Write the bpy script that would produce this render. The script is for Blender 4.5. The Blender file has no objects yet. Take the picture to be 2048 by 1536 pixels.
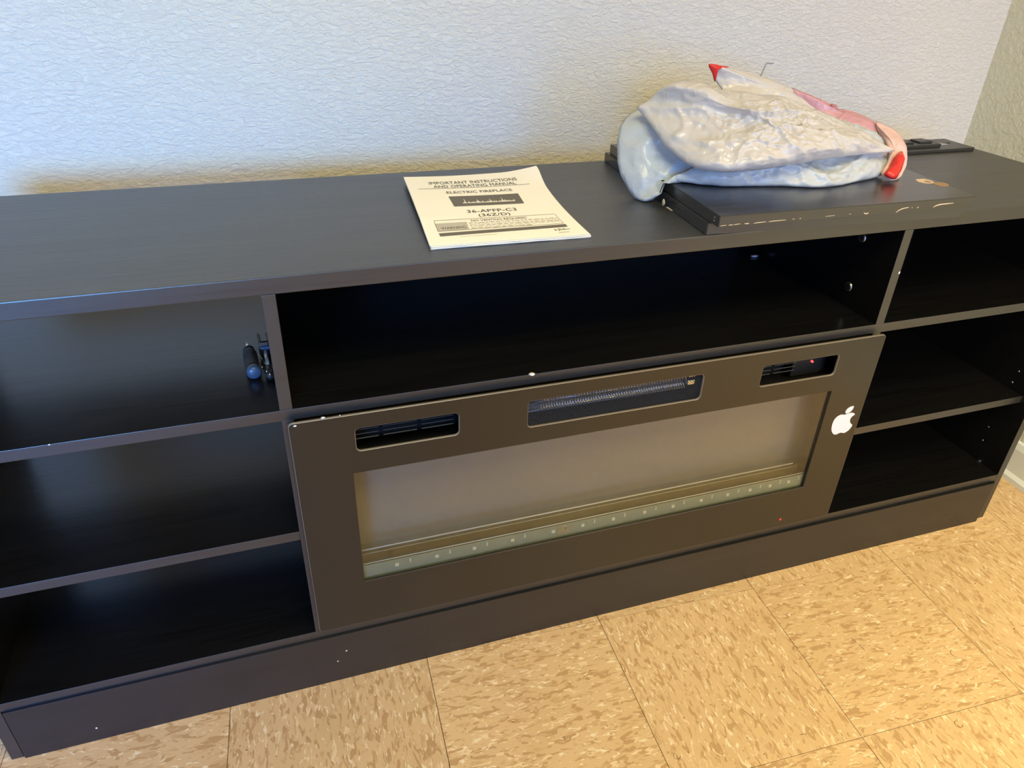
import bpy, bmesh, math, random
from mathutils import Vector, Matrix, noise
random.seed(7)
S = bpy.context.scene
COL = S.collection
PI = math.pi

# ------------------------------------------------------------------ camera
cam_data = bpy.data.cameras.new('camera')
cam = bpy.data.objects.new('camera', cam_data)
COL.objects.link(cam)
right = Vector((0.948712, -0.314876, 0.028252))
down = Vector((-0.140194, -0.499127, -0.855112))
fwd = Vector((0.283355, 0.807295, -0.517672))
M = Matrix.Identity(4)
for i in range(3):
    M[i][0] = right[i]; M[i][1] = -down[i]; M[i][2] = -fwd[i]
M[0][3], M[1][3], M[2][3] = -0.260120, -0.794025, 1.011715
cam.matrix_world = M
cam_data.sensor_width = 36.0
cam_data.lens = 1463.797 / 2048 * 36.0
cam_data.clip_start = 0.02
S.camera = cam

# ------------------------------------------------------------------ world, lights, exposure
S.view_settings.view_transform = 'Standard'
S.view_settings.look = 'None'
S.view_settings.gamma = 1.0
S.view_settings.use_curve_mapping = False
S.view_settings.exposure = 0.11

w = bpy.data.worlds.new('world'); S.world = w; w.use_nodes = True
w.node_tree.nodes['Background'].inputs[0].default_value = (0.6, 0.75, 1.0, 1)
w.node_tree.nodes['Background'].inputs[1].default_value = 0.6

def area(name, loc, target, sx, sy, power, color, spread=180):
    d = bpy.data.lights.new(name, 'AREA'); d.shape = 'RECTANGLE'
    d.size = sx; d.size_y = sy; d.energy = power; d.color = color; d.spread = math.radians(spread)
    o = bpy.data.objects.new(name, d); COL.objects.link(o); o.location = loc
    o.rotation_euler = (Vector(target) - Vector(loc)).to_track_quat('-Z', 'Y').to_euler()
    return o
# cool daylight from an assumed window behind the camera, low and to the left; warm lamps overhead assumed too
LIGHTS = [
    ('assumed_window_light', (-1.65, -2.6, 1.12), (-0.6, 0.55, 0.74), 0.9, 0.5, 1.66, (0.333, 0.917, 1.000), 36),  # assumed window daylight; narrow beam keeps the middle wall less blue
    ('assumed_window_light_wide', (-1.5, -2.6, 0.95), (-1.15, -0.1, 0.22), 1.1, 0.8, 19.32, (0.048, 0.262, 1.000), 62),  # second light for the assumed window, added for left floor and console front
    ('cool_fill_right', (0.6, -2.6, 1.0), (1.0, 0.5, 0.85), 0.7, 1.2, 4.50, (0.013, 0.300, 1.000), 55),  # added cool fill for right wall and bag front; no doorway stands here
    ('assumed_ceiling_lamp_light', (0.95, -0.95, 2.33), (0.95, -0.95, 0), 0.5, 0.5, 7.00, (1.000, 0.357, 0.036), 180),  # assumed warm lamp overhead, out of view
    ('assumed_ceiling_panel_light', (0.0, -1.3, 2.33), (0.0, -1.3, 0), 1.0, 1.0, 42.40, (1.000, 0.920, 0.500), 180),  # assumed main overhead light, also out of view
    ('assumed_warm_fill_right', (0.75, -1.25, 1.15), (1.28, -0.6, 0.25), 0.25, 0.25, 9.60, (1.000, 0.825, 0.437), 120),  # assumed warm light added toward right wall and floor, without any lamp built
]
for l_ in LIGHTS: area(*l_)

# ------------------------------------------------------------------ materials
def new_mat(name):
    m = bpy.data.materials.new(name); m.use_nodes = True
    nt = m.node_tree
    return m, nt, nt.nodes['Principled BSDF'], nt.nodes, nt.links
def simple(name, col, rough=0.5, metal=0.0, ior=1.5, emit=None, es=0, coat=0):
    m, nt, b, N, L = new_mat(name)
    b.inputs['Base Color'].default_value = (*col, 1); b.inputs['Roughness'].default_value = rough
    b.inputs['Metallic'].default_value = metal; b.inputs['IOR'].default_value = ior
    b.inputs['Coat Weight'].default_value = coat
    if emit: b.inputs['Emission Color'].default_value = (*emit, 1); b.inputs['Emission Strength'].default_value = es
    return m
def nd(N, t, **kw):
    n = N.new(t)
    for k, v in kw.items():
        if hasattr(n, k): setattr(n, k, v)
        else: n.inputs[k].default_value = v
    return n
def coords(N, L, scale, kind='Object', loc=(0, 0, 0), rot=(0, 0, 0)):
    tc = N.new('ShaderNodeTexCoord'); mp = N.new('ShaderNodeMapping')
    mp.inputs['Scale'].default_value = scale; mp.inputs['Location'].default_value = loc; mp.inputs['Rotation'].default_value = rot
    L.new(tc.outputs[kind], mp.inputs['Vector']); return mp.outputs['Vector']
def ramp(N, L, src, stops):
    r = N.new('ShaderNodeValToRGB'); e = r.color_ramp.elements
    e[0].position, e[0].color = stops[0][0], (*stops[0][1], 1)
    e[1].position, e[1].color = stops[-1][0], (*stops[-1][1], 1)
    for p, c in stops[1:-1]:
        x = e.new(p); x.color = (*c, 1)
    L.new(src, r.inputs[0]); return r.outputs[0]
def mixc(N, L, fac, a, b, mode='MIX'):
    m = N.new('ShaderNodeMix'); m.data_type = 'RGBA'; m.blend_type = mode
    for s, v in ((m.inputs['Factor'], fac), (m.inputs['A'], a), (m.inputs['B'], b)):
        if isinstance(v, (int, float)): s.default_value = v
        elif isinstance(v, tuple): s.default_value = (*v, 1)
        else: L.new(v, s)
    return m.outputs['Result']

def laminate(name, base, rough, ior, grain=0.0006, speck=True, gloss_var=0.08):
    m, nt, b, N, L = new_mat(name)
    v = coords(N, L, (5, 130, 130))
    n1 = nd(N, 'ShaderNodeTexNoise', Scale=1.0, Detail=6.0, Roughness=0.65, Distortion=0.6); L.new(v, n1.inputs['Vector'])
    wv = coords(N, L, (1.1, 9, 9))
    n2 = nd(N, 'ShaderNodeTexNoise', Scale=1.4, Detail=3.0, Roughness=0.5, Distortion=1.5); L.new(wv, n2.inputs['Vector'])
    c = ramp(N, L, n1.outputs['Fac'], [(0.3, tuple(x * 0.62 for x in base)), (0.75, tuple(x * 1.35 for x in base))])
    c = mixc(N, L, ramp(N, L, n2.outputs['Fac'], [(0.4, (0, 0, 0)), (0.7, (1, 1, 1))]), c, tuple(x * 1.25 for x in base))
    L.new(c, b.inputs['Base Color'])
    mr = N.new('ShaderNodeMapRange'); mr.inputs['To Min'].default_value = rough - gloss_var; mr.inputs['To Max'].default_value = rough + gloss_var
    L.new(n1.outputs['Fac'], mr.inputs['Value']); L.new(mr.outputs[0], b.inputs['Roughness'])
    b.inputs['IOR'].default_value = ior
    bp = nd(N, 'ShaderNodeBump', Strength=0.55, Distance=grain); L.new(n1.outputs['Fac'], bp.inputs['Height']); L.new(bp.outputs[0], b.inputs['Normal'])
    return m
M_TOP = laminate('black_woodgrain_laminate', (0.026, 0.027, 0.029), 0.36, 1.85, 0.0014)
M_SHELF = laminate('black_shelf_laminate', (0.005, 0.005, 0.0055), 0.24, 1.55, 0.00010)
M_EDGE = laminate('black_edge_banding', (0.013, 0.012, 0.012), 0.40, 1.85, 0.0002)
M_KICK = laminate('black_kickboard_face', (0.012, 0.011, 0.012), 0.40, 1.6, 0.0002)
M_BOARD = laminate('satin_black_board', (0.018, 0.018, 0.019), 0.24, 1.8, 0.00015)
M_BACK = simple('black_hardboard', (0.008, 0.008, 0.009), 0.7)
M_PLATE = simple('matte_black_glass_plate', (0.009, 0.0085, 0.008), 0.28, 0, 1.6)
M_PLATE_EDGE = simple('plate_edge_highlight', (0.25, 0.22, 0.19), 0.35, 0.3)  # bevel highlight of the black plate put into a brighter colour
M_DARK = simple('dark_housing_metal', (0.005, 0.005, 0.0055), 0.5)
M_LOUVER = simple('louver_metal', (0.03, 0.032, 0.035), 0.35, 0.4)
M_SCREEN = simple('flame_screen', (0.40, 0.36, 0.315), 0.55, 0, 1.5)
M_SCREEN_SIDE = simple('firebox_lining', (0.33, 0.31, 0.28), 0.5, 0, 1.5)
M_STEEL = simple('bright_steel', (0.75, 0.75, 0.76), 0.18, 1.0)
M_STEEL_DULL = simple('dull_steel', (0.42, 0.42, 0.44), 0.32, 1.0)
M_WIRE = simple('mesh_wire', (0.10, 0.10, 0.105), 0.35, 0.6)
M_REDLED = simple('red_indicator', (0.8, 0.02, 0.02), 0.4, emit=(1.0, 0.06, 0.07), es=2.2)
M_REDDOT = simple('red_dot', (0.55, 0.03, 0.04), 0.4, emit=(1.0, 0.05, 0.07), es=0.35)
M_WHITE = simple('white_vinyl', (0.66, 0.68, 0.76), 0.4)
M_PAPER = simple('paper', (0.90, 0.88, 0.83), 0.7)
M_PAPER2 = simple('paper_edge', (0.74, 0.75, 0.76), 0.8)
M_INK = simple('black_ink', (0.045, 0.043, 0.040), 0.7)
M_GREY = simple('grey_ink', (0.13, 0.12, 0.11), 0.7)
M_LIGHTGREY = simple('light_grey_ink', (0.48, 0.46, 0.42), 0.7)
M_CHIP = simple('bare_fibreboard', (0.30, 0.20, 0.13), 0.9)
M_CHIPL = simple('pale_glue_chip', (0.60, 0.50, 0.38), 0.7)
M_RUBBER = simple('black_rubber', (0.02, 0.02, 0.022), 0.45)
M_PLASTIC = simple('black_plastic', (0.03, 0.03, 0.032), 0.35)
M_BLUEPL = simple('dark_blue_plastic', (0.04, 0.07, 0.15), 0.3)
M_BLUECAP = simple('blue_grey_cap', (0.05, 0.085, 0.15), 0.3)
M_LEDBAR = simple('pale_green_strip', (0.33, 0.40, 0.32), 0.35, 0, 1.5)
M_LED = simple('white_led_chip', (0.85, 0.88, 0.75), 0.3)
M_RIM = simple('acrylic_edge_glint', (0.80, 0.82, 0.78), 0.2)  # bright glint along the acrylic edges, painted as a whitish colour
M_HAIR = simple('dark_hair', (0.06, 0.035, 0.02), 0.5)
M_BASE = simple('glossy_white_paint', (0.72, 0.77, 0.82), 0.3)

def glass_mat(name, tint, refl_ior=1.6, extra=0.02):
    m = bpy.data.materials.new(name); m.use_nodes = True; nt = m.node_tree; N, L = nt.nodes, nt.links
    N.remove(N['Principled BSDF'])
    t = N.new('ShaderNodeBsdfTransparent'); t.inputs[0].default_value = (*tint, 1)
    g = N.new('ShaderNodeBsdfGlossy'); g.inputs['Roughness'].default_value = 0.06; g.inputs[0].default_value = (1, 1, 1, 1)
    f = N.new('ShaderNodeFresnel'); f.inputs[0].default_value = refl_ior
    ge = N.new('ShaderNodeNewGeometry'); inv = N.new('ShaderNodeMath'); inv.operation = 'SUBTRACT'; inv.inputs[0].default_value = 1.0; L.new(ge.outputs['Backfacing'], inv.inputs[1])
    mu = N.new('ShaderNodeMath'); mu.operation = 'MULTIPLY'; L.new(f.outputs[0], mu.inputs[0]); L.new(inv.outputs[0], mu.inputs[1])
    mx = N.new('ShaderNodeMixShader'); L.new(mu.outputs[0], mx.inputs[0]); L.new(t.outputs[0], mx.inputs[1]); L.new(g.outputs[0], mx.inputs[2])
    L.new(mx.outputs[0], N['Material Output'].inputs[0]); return m
M_GLASS = glass_mat('tinted_window_glass', (0.80, 0.79, 0.75), 1.7)
M_ACRYLIC = glass_mat('clear_acrylic', (0.86, 0.90, 0.87), 1.9)

def wall_mat(name, col, scale, stretch, strength, dist, blobs=False):
    m, nt, b, N, L = new_mat(name)
    v = coords(N, L, stretch)
    n1 = nd(N, 'ShaderNodeTexNoise', Scale=scale, Detail=5.0, Roughness=0.6, Distortion=0.8); L.new(v, n1.inputs['Vector'])
    n2 = nd(N, 'ShaderNodeTexNoise', Scale=scale * 0.3, Detail=2.0, Roughness=0.5); L.new(v, n2.inputs['Vector'])
    vo = nd(N, 'ShaderNodeTexVoronoi', Scale=scale * 0.42); L.new(v, vo.inputs['Vector'])
    a = ramp(N, L, n1.outputs['Fac'], [(0.38, (0, 0, 0)), (0.62, (1, 1, 1))])
    if blobs:
        q = ramp(N, L, vo.outputs['Distance'], [(0.08, (1, 1, 1)), (0.42, (0, 0, 0))])
        q = mixc(N, L, ramp(N, L, n2.outputs['Fac'], [(0.48, (0, 0, 0)), (0.6, (1, 1, 1))]), (0.0, 0.0, 0.0), q)
        a = mixc(N, L, 0.65, a, q)
    bp = nd(N, 'ShaderNodeBump', Strength=strength, Distance=dist); L.new(a, bp.inputs['Height']); L.new(bp.outputs[0], b.inputs['Normal'])
    big = nd(N, 'ShaderNodeTexNoise', Scale=1.7, Detail=3.0); L.new(coords(N, L, (1, 1, 1)), big.inputs['Vector'])
    c = ramp(N, L, big.outputs['Fac'], [(0.3, tuple(x * 0.97 for x in col)), (0.7, col)])
    pit = ramp(N, L, n1.outputs['Fac'], [(0.25, (0.86, 0.85, 0.84)), (0.36, (1, 1, 1))])
    L.new(mixc(N, L, 1.0, c, pit, 'MULTIPLY'), b.inputs['Base Color'])
    b.inputs['Roughness'].default_value = 0.75
    return m
M_WALL = wall_mat('textured_white_wall', (0.70, 0.68, 0.65), 105.0, (0.8, 1, 1.5), 0.58, 0.0024)
M_WALLR = wall_mat('splatter_textured_wall', (0.70, 0.70, 0.60), 80.0, (1, 1, 1), 0.8, 0.0035, True)
M_CEIL = simple('ceiling_paint', (0.78, 0.76, 0.72), 0.9)
M_GROUT = simple('dark_tile_joint', (0.09, 0.05, 0.025), 0.8)

def tile_mat():
    m, nt, b, N, L = new_mat('tan_flecked_vinyl_tile')
    tc = N.new('ShaderNodeTexCoord'); oi = N.new('ShaderNodeObjectInfo')
    mul = N.new('ShaderNodeMath'); mul.operation = 'MULTIPLY'; mul.inputs[1].default_value = 37.0; L.new(oi.outputs['Random'], mul.inputs[0])
    cx = N.new('ShaderNodeCombineXYZ'); L.new(mul.outputs[0], cx.inputs['X']); L.new(mul.outputs[0], cx.inputs['Y'])
    ad = N.new('ShaderNodeVectorMath'); L.new(tc.outputs['Object'], ad.inputs[0]); L.new(cx.outputs[0], ad.inputs[1])
    def fl(scale, sx, sy, lo, hi, off, dist=1.0):
        mp = N.new('ShaderNodeMapping'); mp.inputs['Scale'].default_value = (sx, sy, 1); mp.inputs['Location'].default_value = off
        L.new(ad.outputs[0], mp.inputs['Vector'])
        n = nd(N, 'ShaderNodeTexNoise', Scale=scale, Detail=1.6, Roughness=0.45, Distortion=dist); L.new(mp.outputs[0], n.inputs['Vector'])
        return ramp(N, L, n.outputs['Fac'], [(lo, (0, 0, 0)), (hi, (1, 1, 1))])
    base = (0.62, 0.44, 0.25)
    c = mixc(N, L, fl(9, 1, 1, 0.35, 0.7, (3, 1, 0)), base, (0.585, 0.41, 0.23))
    c = mixc(N, L, fl(1, 38, 110, 0.565, 0.595, (0, 0, 0)), c, (0.455, 0.29, 0.145))
    c = mixc(N, L, fl(1, 50, 140, 0.59, 0.63, (7, 19, 0)), c, (0.53, 0.36, 0.195))
    c = mixc(N, L, fl(1, 46, 135, 0.640, 0.67, (31, 5, 0)), c, (0.72, 0.56, 0.36))
    c = mixc(N, L, fl(1, 60, 170, 0.655, 0.68, (13, 51, 0)), c, (0.76, 0.64, 0.46))
    c = mixc(N, L, fl(1, 260, 260, 0.745, 0.76, (5, 5, 0), 0), c, (0.12, 0.06, 0.03))
    rv = N.new('ShaderNodeMapRange'); rv.inputs['To Min'].default_value = 0.955; rv.inputs['To Max'].default_value = 1.03; L.new(oi.outputs['Random'], rv.inputs['Value'])
    hs = N.new('ShaderNodeHueSaturation'); L.new(rv.outputs[0], hs.inputs['Value']); L.new(c, hs.inputs['Color'])
    L.new(hs.outputs[0], b.inputs['Base Color'])
    b.inputs['Roughness'].default_value = 0.42
    n = nd(N, 'ShaderNodeTexNoise', Scale=60.0, Detail=3.0); L.new(ad.outputs[0], n.inputs['Vector'])
    bp = nd(N, 'ShaderNodeBump', Strength=0.12, Distance=0.001); L.new(n.outputs['Fac'], bp.inputs['Height']); L.new(bp.outputs[0], b.inputs['Normal'])
    return m
M_TILE = tile_mat()

def bag_mat(name, col, trans, rough, alpha=1.0):
    m = bpy.data.materials.new(name); m.use_nodes = True; nt = m.node_tree; N, L = nt.nodes, nt.links
    b = N['Principled BSDF']
    b.inputs['Base Color'].default_value = (*col, 1); b.inputs['Roughness'].default_value = rough
    b.inputs['IOR'].default_value = 1.5; b.inputs['Alpha'].default_value = alpha
    v = coords(N, L, (1, 1, 1))
    n = nd(N, 'ShaderNodeTexNoise', Scale=48.0, Detail=3.0, Distortion=1.4); L.new(v, n.inputs['Vector'])
    bp = nd(N, 'ShaderNodeBump', Strength=0.5, Distance=0.0038); L.new(n.outputs['Fac'], bp.inputs['Height']); L.new(bp.outputs[0], b.inputs['Normal'])
    t = N.new('ShaderNodeBsdfTranslucent'); t.inputs[0].default_value = (*col, 1)
    mx = N.new('ShaderNodeMixShader'); mx.inputs[0].default_value = trans
    L.new(b.outputs[0], mx.inputs[1]); L.new(t.outputs[0], mx.inputs[2]); L.new(mx.outputs[0], N['Material Output'].inputs[0]); return m
M_BAG = bag_mat('thin_white_plastic', (0.66, 0.64, 0.65), 0.17, 0.22, 0.97)
M_BAGB = bag_mat('thin_white_plastic_bluelit', (0.60, 0.65, 0.71), 0.22, 0.28)  # same white plastic, with the cool window light tinted into its colour
M_PINK = bag_mat('pink_printed_plastic', (0.66, 0.36, 0.42), 0.25, 0.3)
M_RED = bag_mat('red_printed_plastic', (0.72, 0.035, 0.03), 0.15, 0.3)

# ------------------------------------------------------------------ mesh helpers
def link(name, me, parent=None, mats=()):
    o = bpy.data.objects.new(name, me); COL.objects.link(o)
    for m in (mats if isinstance(mats, (list, tuple)) else [mats]): 
        if m: me.materials.append(m)
    if parent: o.parent = parent
    return o
def finish(name, bm, parent, mats, smooth=False):
    bmesh.ops.recalc_face_normals(bm, faces=bm.faces)
    me = bpy.data.meshes.new(name); bm.to_mesh(me); bm.free()
    if smooth:
        for p in me.polygons: p.use_smooth = True
    return link(name, me, parent, mats)
def bx(bm, x0, x1, y0, y1, z0, z1, bev=0.0):
    r = bmesh.ops.create_cube(bm, size=1.0)
    vs = r['verts']
    for v in vs:
        v.co = Vector(((x0 + x1) / 2 + v.co.x * (x1 - x0), (y0 + y1) / 2 + v.co.y * (y1 - y0), (z0 + z1) / 2 + v.co.z * (z1 - z0)))
    if bev:
        es = list({e for v in vs for e in v.link_edges})
        bmesh.ops.bevel(bm, geom=es, offset=bev, segments=2, affect='EDGES', profile=0.6)
def box(name, x0, x1, y0, y1, z0, z1, mat, parent=None, bev=0.0):
    """box part: its origin sits at the middle of the box"""
    cx, cy, cz = (x0 + x1) / 2, (y0 + y1) / 2, (z0 + z1) / 2
    bm = bmesh.new(); bx(bm, x0 - cx, x1 - cx, y0 - cy, y1 - cy, z0 - cz, z1 - cz, bev)
    o = finish(name, bm, parent, mat); p = parent.location if parent else Vector()
    q = parent.parent.location if parent and parent.parent else Vector()
    o.location = Vector((cx, cy, cz)) - p - q
    return o
def tube(bm, pts, r, seg=8, cap=True, radii=None):
    pts = [Vector(p) for p in pts]; rings = []
    for i, p in enumerate(pts):
        d = (pts[min(i + 1, len(pts) - 1)] - pts[max(i - 1, 0)]).normalized()
        a = d.cross(Vector((0, 0, 1)));
        if a.length < 1e-3: a = d.cross(Vector((1, 0, 0)))
        a.normalize(); b = d.cross(a)
        rr = radii[i] if radii else r
        rings.append([bm.verts.new(p + a * math.cos(2 * PI * k / seg) * rr + b * math.sin(2 * PI * k / seg) * rr) for k in range(seg)])
    for i in range(len(rings) - 1):
        for k in range(seg):
            bm.faces.new((rings[i][k], rings[i][(k + 1) % seg], rings[i + 1][(k + 1) % seg], rings[i + 1][k]))
    if cap: bm.faces.new(rings[0][::-1]); bm.faces.new(rings[-1])
def empty(name, loc, label=None, cat=None, group=None, kind=None, rz=0):
    o = bpy.data.objects.new(name, None); COL.objects.link(o); o.location = loc; o.rotation_euler.z = rz
    o.empty_display_size = 0.05
    return tag(o, label, cat, group, kind)
def tag(o, label=None, cat=None, group=None, kind=None):
    if label: o['label'] = label
    if cat: o['category'] = cat
    if group: o['group'] = group
    if kind: o['kind'] = kind
    return o
def disc(name, c, n, r, t, mat, parent, seg=16):
    bm = bmesh.new(); bmesh.ops.create_cone(bm, cap_ends=True, segments=seg, radius1=r, radius2=r * 0.86, depth=t)
    bm.transform(Vector(n).to_track_quat('Z', 'Y').to_matrix().to_4x4())
    o = finish(name, bm, parent, mat); p = parent.location if parent else Vector()
    q = parent.parent.location if parent and parent.parent else Vector()
    o.location = Vector(c) - p - q; return o
def flat_prism(name, loops, axis_y, thick, mat, parent, bevel=0.0):
    """2-D loops (x,z), first outer then holes, made into a solid plate facing -Y"""
    cu = bpy.data.curves.new(name, 'CURVE'); cu.dimensions = '2D'; cu.fill_mode = 'BOTH'
    for lp in loops:
        sp = cu.splines.new('POLY'); sp.points.add(len(lp) - 1); sp.use_cyclic_u = True
        for i, (x, z) in enumerate(lp): sp.points[i].co = (x, z, 0, 1)
    cu.extrude = max(thick / 2 - bevel, 0.0); cu.bevel_depth = bevel; cu.bevel_resolution = 1; cu.offset = -bevel
    tmp = bpy.data.objects.new('tmp', cu); COL.objects.link(tmp)
    dg = bpy.context.evaluated_depsgraph_get(); me = bpy.data.meshes.new_from_object(tmp.evaluated_get(dg))
    bpy.data.objects.remove(tmp); bpy.data.curves.remove(cu)
    me.transform(Matrix(((1, 0, 0, 0), (0, 0, -1, axis_y), (0, 1, 0, 0), (0, 0, 0, 1))))
    me.materials.clear(); me.name = name
    if parent: me.transform(Matrix.Translation(-parent.location))
    return link(name, me, parent, mat)
def rrect(x0, x1, z0, z1, r, n=5):
    pts = []
    for cx, cz, a0 in ((x1 - r, z1 - r, 0), (x0 + r, z1 - r, 90), (x0 + r, z0 + r, 180), (x1 - r, z0 + r, 270)):
        for k in range(n + 1):
            a = math.radians(a0 + 90 * k / n); pts.append((cx + r * math.cos(a), cz + r * math.sin(a)))
    return pts

# ------------------------------------------------------------------ room
PHI = -0.0496
EX = Vector((math.cos(PHI), math.sin(PHI), 0)); EY = Vector((-math.sin(PHI), math.cos(PHI), 0))
T = 0.3048; TX, TY = -0.4197, -0.0063
def R2(a, b, z=0): 
    return EX * a + EY * b + Vector((0, 0, z))
def room_box(name, a0, a1, b0, b1, z0, z1, mat, parent=None, bev=0):
    bm = bmesh.new(); bx(bm, a0, a1, b0, b1, z0, z1, bev)
    o = finish(name, bm, parent, mat); 
    if parent is None: o.rotation_euler.z = PHI
    return o
# room frame: right wall face at a = AR, back wall face at b = BB
AR = Vector((1.28, 0.514, 0)).dot(EX); BB = Vector((1.28, 0.514, 0)).dot(EY)
AL, BF, ZC = -2.3, -2.75, 2.4
floor = room_box('floor', AL - 0.1, AR + 0.1, BF - 0.1, BB + 0.1, -0.08, -0.0032, M_GROUT); tag(floor, kind='structure')
tile_me = None
for j in range(-9, 3):
    for i in range(-7, 6):
        a0, a1 = TX + i * T, TX + (i + 1) * T; b0, b1 = TY + j * T, TY + (j + 1) * T
        if a1 <= AL or b1 <= BF: continue
        x0, x1, y0, y1 = max(a0, AL), min(a1, AR), max(b0, BF), min(b1, BB)
        if x1 - x0 < 0.01 or y1 - y0 < 0.01: continue
        full = abs((x1 - x0) - T) < 1e-6 and abs((y1 - y0) - T) < 1e-6
        cx, cy = (x0 + x1) / 2, (y0 + y1) / 2; g = 0.00045
        if full and tile_me: me = tile_me; o = bpy.data.objects.new('floor_tile', me); COL.objects.link(o); o.parent = floor
        else:
            bm = bmesh.new(); sx, sy = (x1 - x0) / 2 - g, (y1 - y0) / 2 - g
            if (i + j) % 2 and not full: sx, sy = sy, sx
            bx(bm, -sx, sx, -sy, sy, -0.0032, 0.0, 0.0004)
            o = finish('floor_tile', bm, floor, M_TILE)
            if full: tile_me = o.data
        o.location = (cx, cy, 0); o.rotation_euler.z = PI / 2 if (i + j) % 2 else 0
wb = room_box('wall_back', AL, AR + 0.12, BB, BB + 0.12, 0, ZC, M_WALL); tag(wb, kind='structure')
wr = room_box('wall_right', AR, AR + 0.12, BF, BB, 0, ZC, M_WALLR); tag(wr, kind='structure')
wl = room_box('wall_left', AL - 0.12, AL, BF, BB + 0.12, 0, ZC, M_WALL); tag(wl, kind='structure')
ce = room_box('ceiling', AL - 0.1, AR + 0.1, BF - 0.1, BB + 0.1, ZC, ZC + 0.08, M_CEIL); tag(ce, kind='structure')
# front wall behind the camera with an assumed window opening
wf = empty('wall_front', (0, 0, 0), kind='structure'); wf.rotation_euler.z = PHI
wx0, wx1, wz0, wz1 = -2.1, -0.9, 0.62, 1.55
for q in ((AL, wx0, 0, ZC), (wx1, AR, 0, ZC), (wx0, wx1, 0, wz0), (wx0, wx1, wz1, ZC)):
    room_box('wall_section', q[0], q[1], BF - 0.12, BF, q[2], q[3], M_WALL, wf)
win = empty('assumed_window_1', (0, 0, 0), kind='structure'); win.rotation_euler.z = PHI  # assumed window, out of view, to go with the cool daylight
bm = bmesh.new()
for q in ((wx0, wx1, wz0, wz0 + 0.05), (wx0, wx1, wz1 - 0.05, wz1), (wx0, wx0 + 0.05, wz0, wz1), (wx1 - 0.05, wx1, wz0, wz1)):
    bx(bm, q[0], q[1], BF - 0.09, BF - 0.03, q[2], q[3], 0.004)
finish('assumed_window_frame', bm, win, M_BASE)
room_box('assumed_window_pane', wx0 + 0.05, wx1 - 0.05, BF - 0.065, BF - 0.06, wz0 + 0.05, wz1 - 0.05, M_GLASS, win)
# skirting boards: tall cove profile along right and back walls
def skirting(name, along, fixed, lo, hi):
    prof = [(0, 0), (0.020, 0), (0.020, 0.012), (0.013, 0.020), (0.011, 0.075), (0.006, 0.088), (0, 0.090)]
    bm = bmesh.new(); rows = []
    for t in (lo, hi):
        rows.append([bm.verts.new((fixed - d, t, z) if along == 'y' else (t, fixed - d, z)) for d, z in prof])
    n = len(prof)
    for k in range(n):
        bm.faces.new((rows[0][k], rows[0][(k + 1) % n], rows[1][(k + 1) % n], rows[1][k]))
    bm.faces.new(rows[0]); bm.faces.new(rows[1][::-1])
    o = finish(name, bm, None, M_BASE); o.rotation_euler.z = PHI; return tag(o, kind='structure')
skirting('baseboard_right', 'y', AR, BF, BB - 0.021)
skirting('baseboard_back', 'x', BB, AL, AR)
# assumed ceiling lamps, unseen above and behind the camera
for lx, ly, s in ((0.95, -0.95, 0.27), (-0.3, -1.3, 0.52)):
    lamp = empty('assumed_ceiling_lamp', (lx, ly, ZC), ('small square' if s < 0.4 else 'large square') + ' warm ceiling lamp, assumed on the unseen ceiling behind the camera', 'lamp')
    bm = bmesh.new(); bx(bm, -s, s, -s, s, -0.03, 0, 0.004); finish('assumed_lamp_frame', bm, lamp, M_CEIL)

# ------------------------------------------------------------------ media console
XL, XR, D = -0.713, 1.0808, 0.386
t = 0.0155
X1, X2, X3, X4 = -0.2806, -0.2653, 0.6196, 0.6356
HT, HB = 0.6873, 0.6665
con = empty('media_console', ((XL + XR) / 2, D / 2, 0), 'long low black wood-grain media console standing in front of the textured wall', 'console')
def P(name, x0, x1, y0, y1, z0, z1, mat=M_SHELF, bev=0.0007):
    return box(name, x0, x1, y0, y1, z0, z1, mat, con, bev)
def two_tone(o, front_mat):
    """edge banding on the faces that look towards -Y"""
    o.data.materials.append(front_mat)
    for p in o.data.polygons:
        if p.normal.y < -0.9: p.material_index = 1
    return o
two_tone(P('top_panel', XL, XR, 0, D, HB, HT, M_TOP, 0.0012), M_EDGE)
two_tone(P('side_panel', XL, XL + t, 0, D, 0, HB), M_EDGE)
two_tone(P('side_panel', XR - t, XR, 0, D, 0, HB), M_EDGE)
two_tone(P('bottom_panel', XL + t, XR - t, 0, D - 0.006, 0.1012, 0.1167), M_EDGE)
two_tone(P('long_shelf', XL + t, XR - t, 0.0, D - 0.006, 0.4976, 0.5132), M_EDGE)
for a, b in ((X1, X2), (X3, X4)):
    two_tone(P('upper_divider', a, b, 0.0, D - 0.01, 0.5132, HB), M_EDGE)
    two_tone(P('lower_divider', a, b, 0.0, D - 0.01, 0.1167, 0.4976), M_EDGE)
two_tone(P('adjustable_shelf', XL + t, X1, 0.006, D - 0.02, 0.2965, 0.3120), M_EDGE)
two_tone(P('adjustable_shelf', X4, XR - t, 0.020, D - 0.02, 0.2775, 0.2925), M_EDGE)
# kickboard, slightly out of square with a gap at its right end
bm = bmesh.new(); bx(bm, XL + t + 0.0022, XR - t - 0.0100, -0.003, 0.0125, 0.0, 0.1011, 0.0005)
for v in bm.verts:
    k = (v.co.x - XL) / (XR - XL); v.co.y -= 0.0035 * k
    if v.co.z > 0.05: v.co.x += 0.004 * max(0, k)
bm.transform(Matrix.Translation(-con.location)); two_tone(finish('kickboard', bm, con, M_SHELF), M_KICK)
P('back_panel', X2, X3 + 0.008, D - 0.010, D - 0.004, 0.1167, HB, M_BACK)
P('back_panel', X3 + 0.008, XR - t, D - 0.010, D - 0.004, 0.1167, HB, M_BACK)
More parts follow.
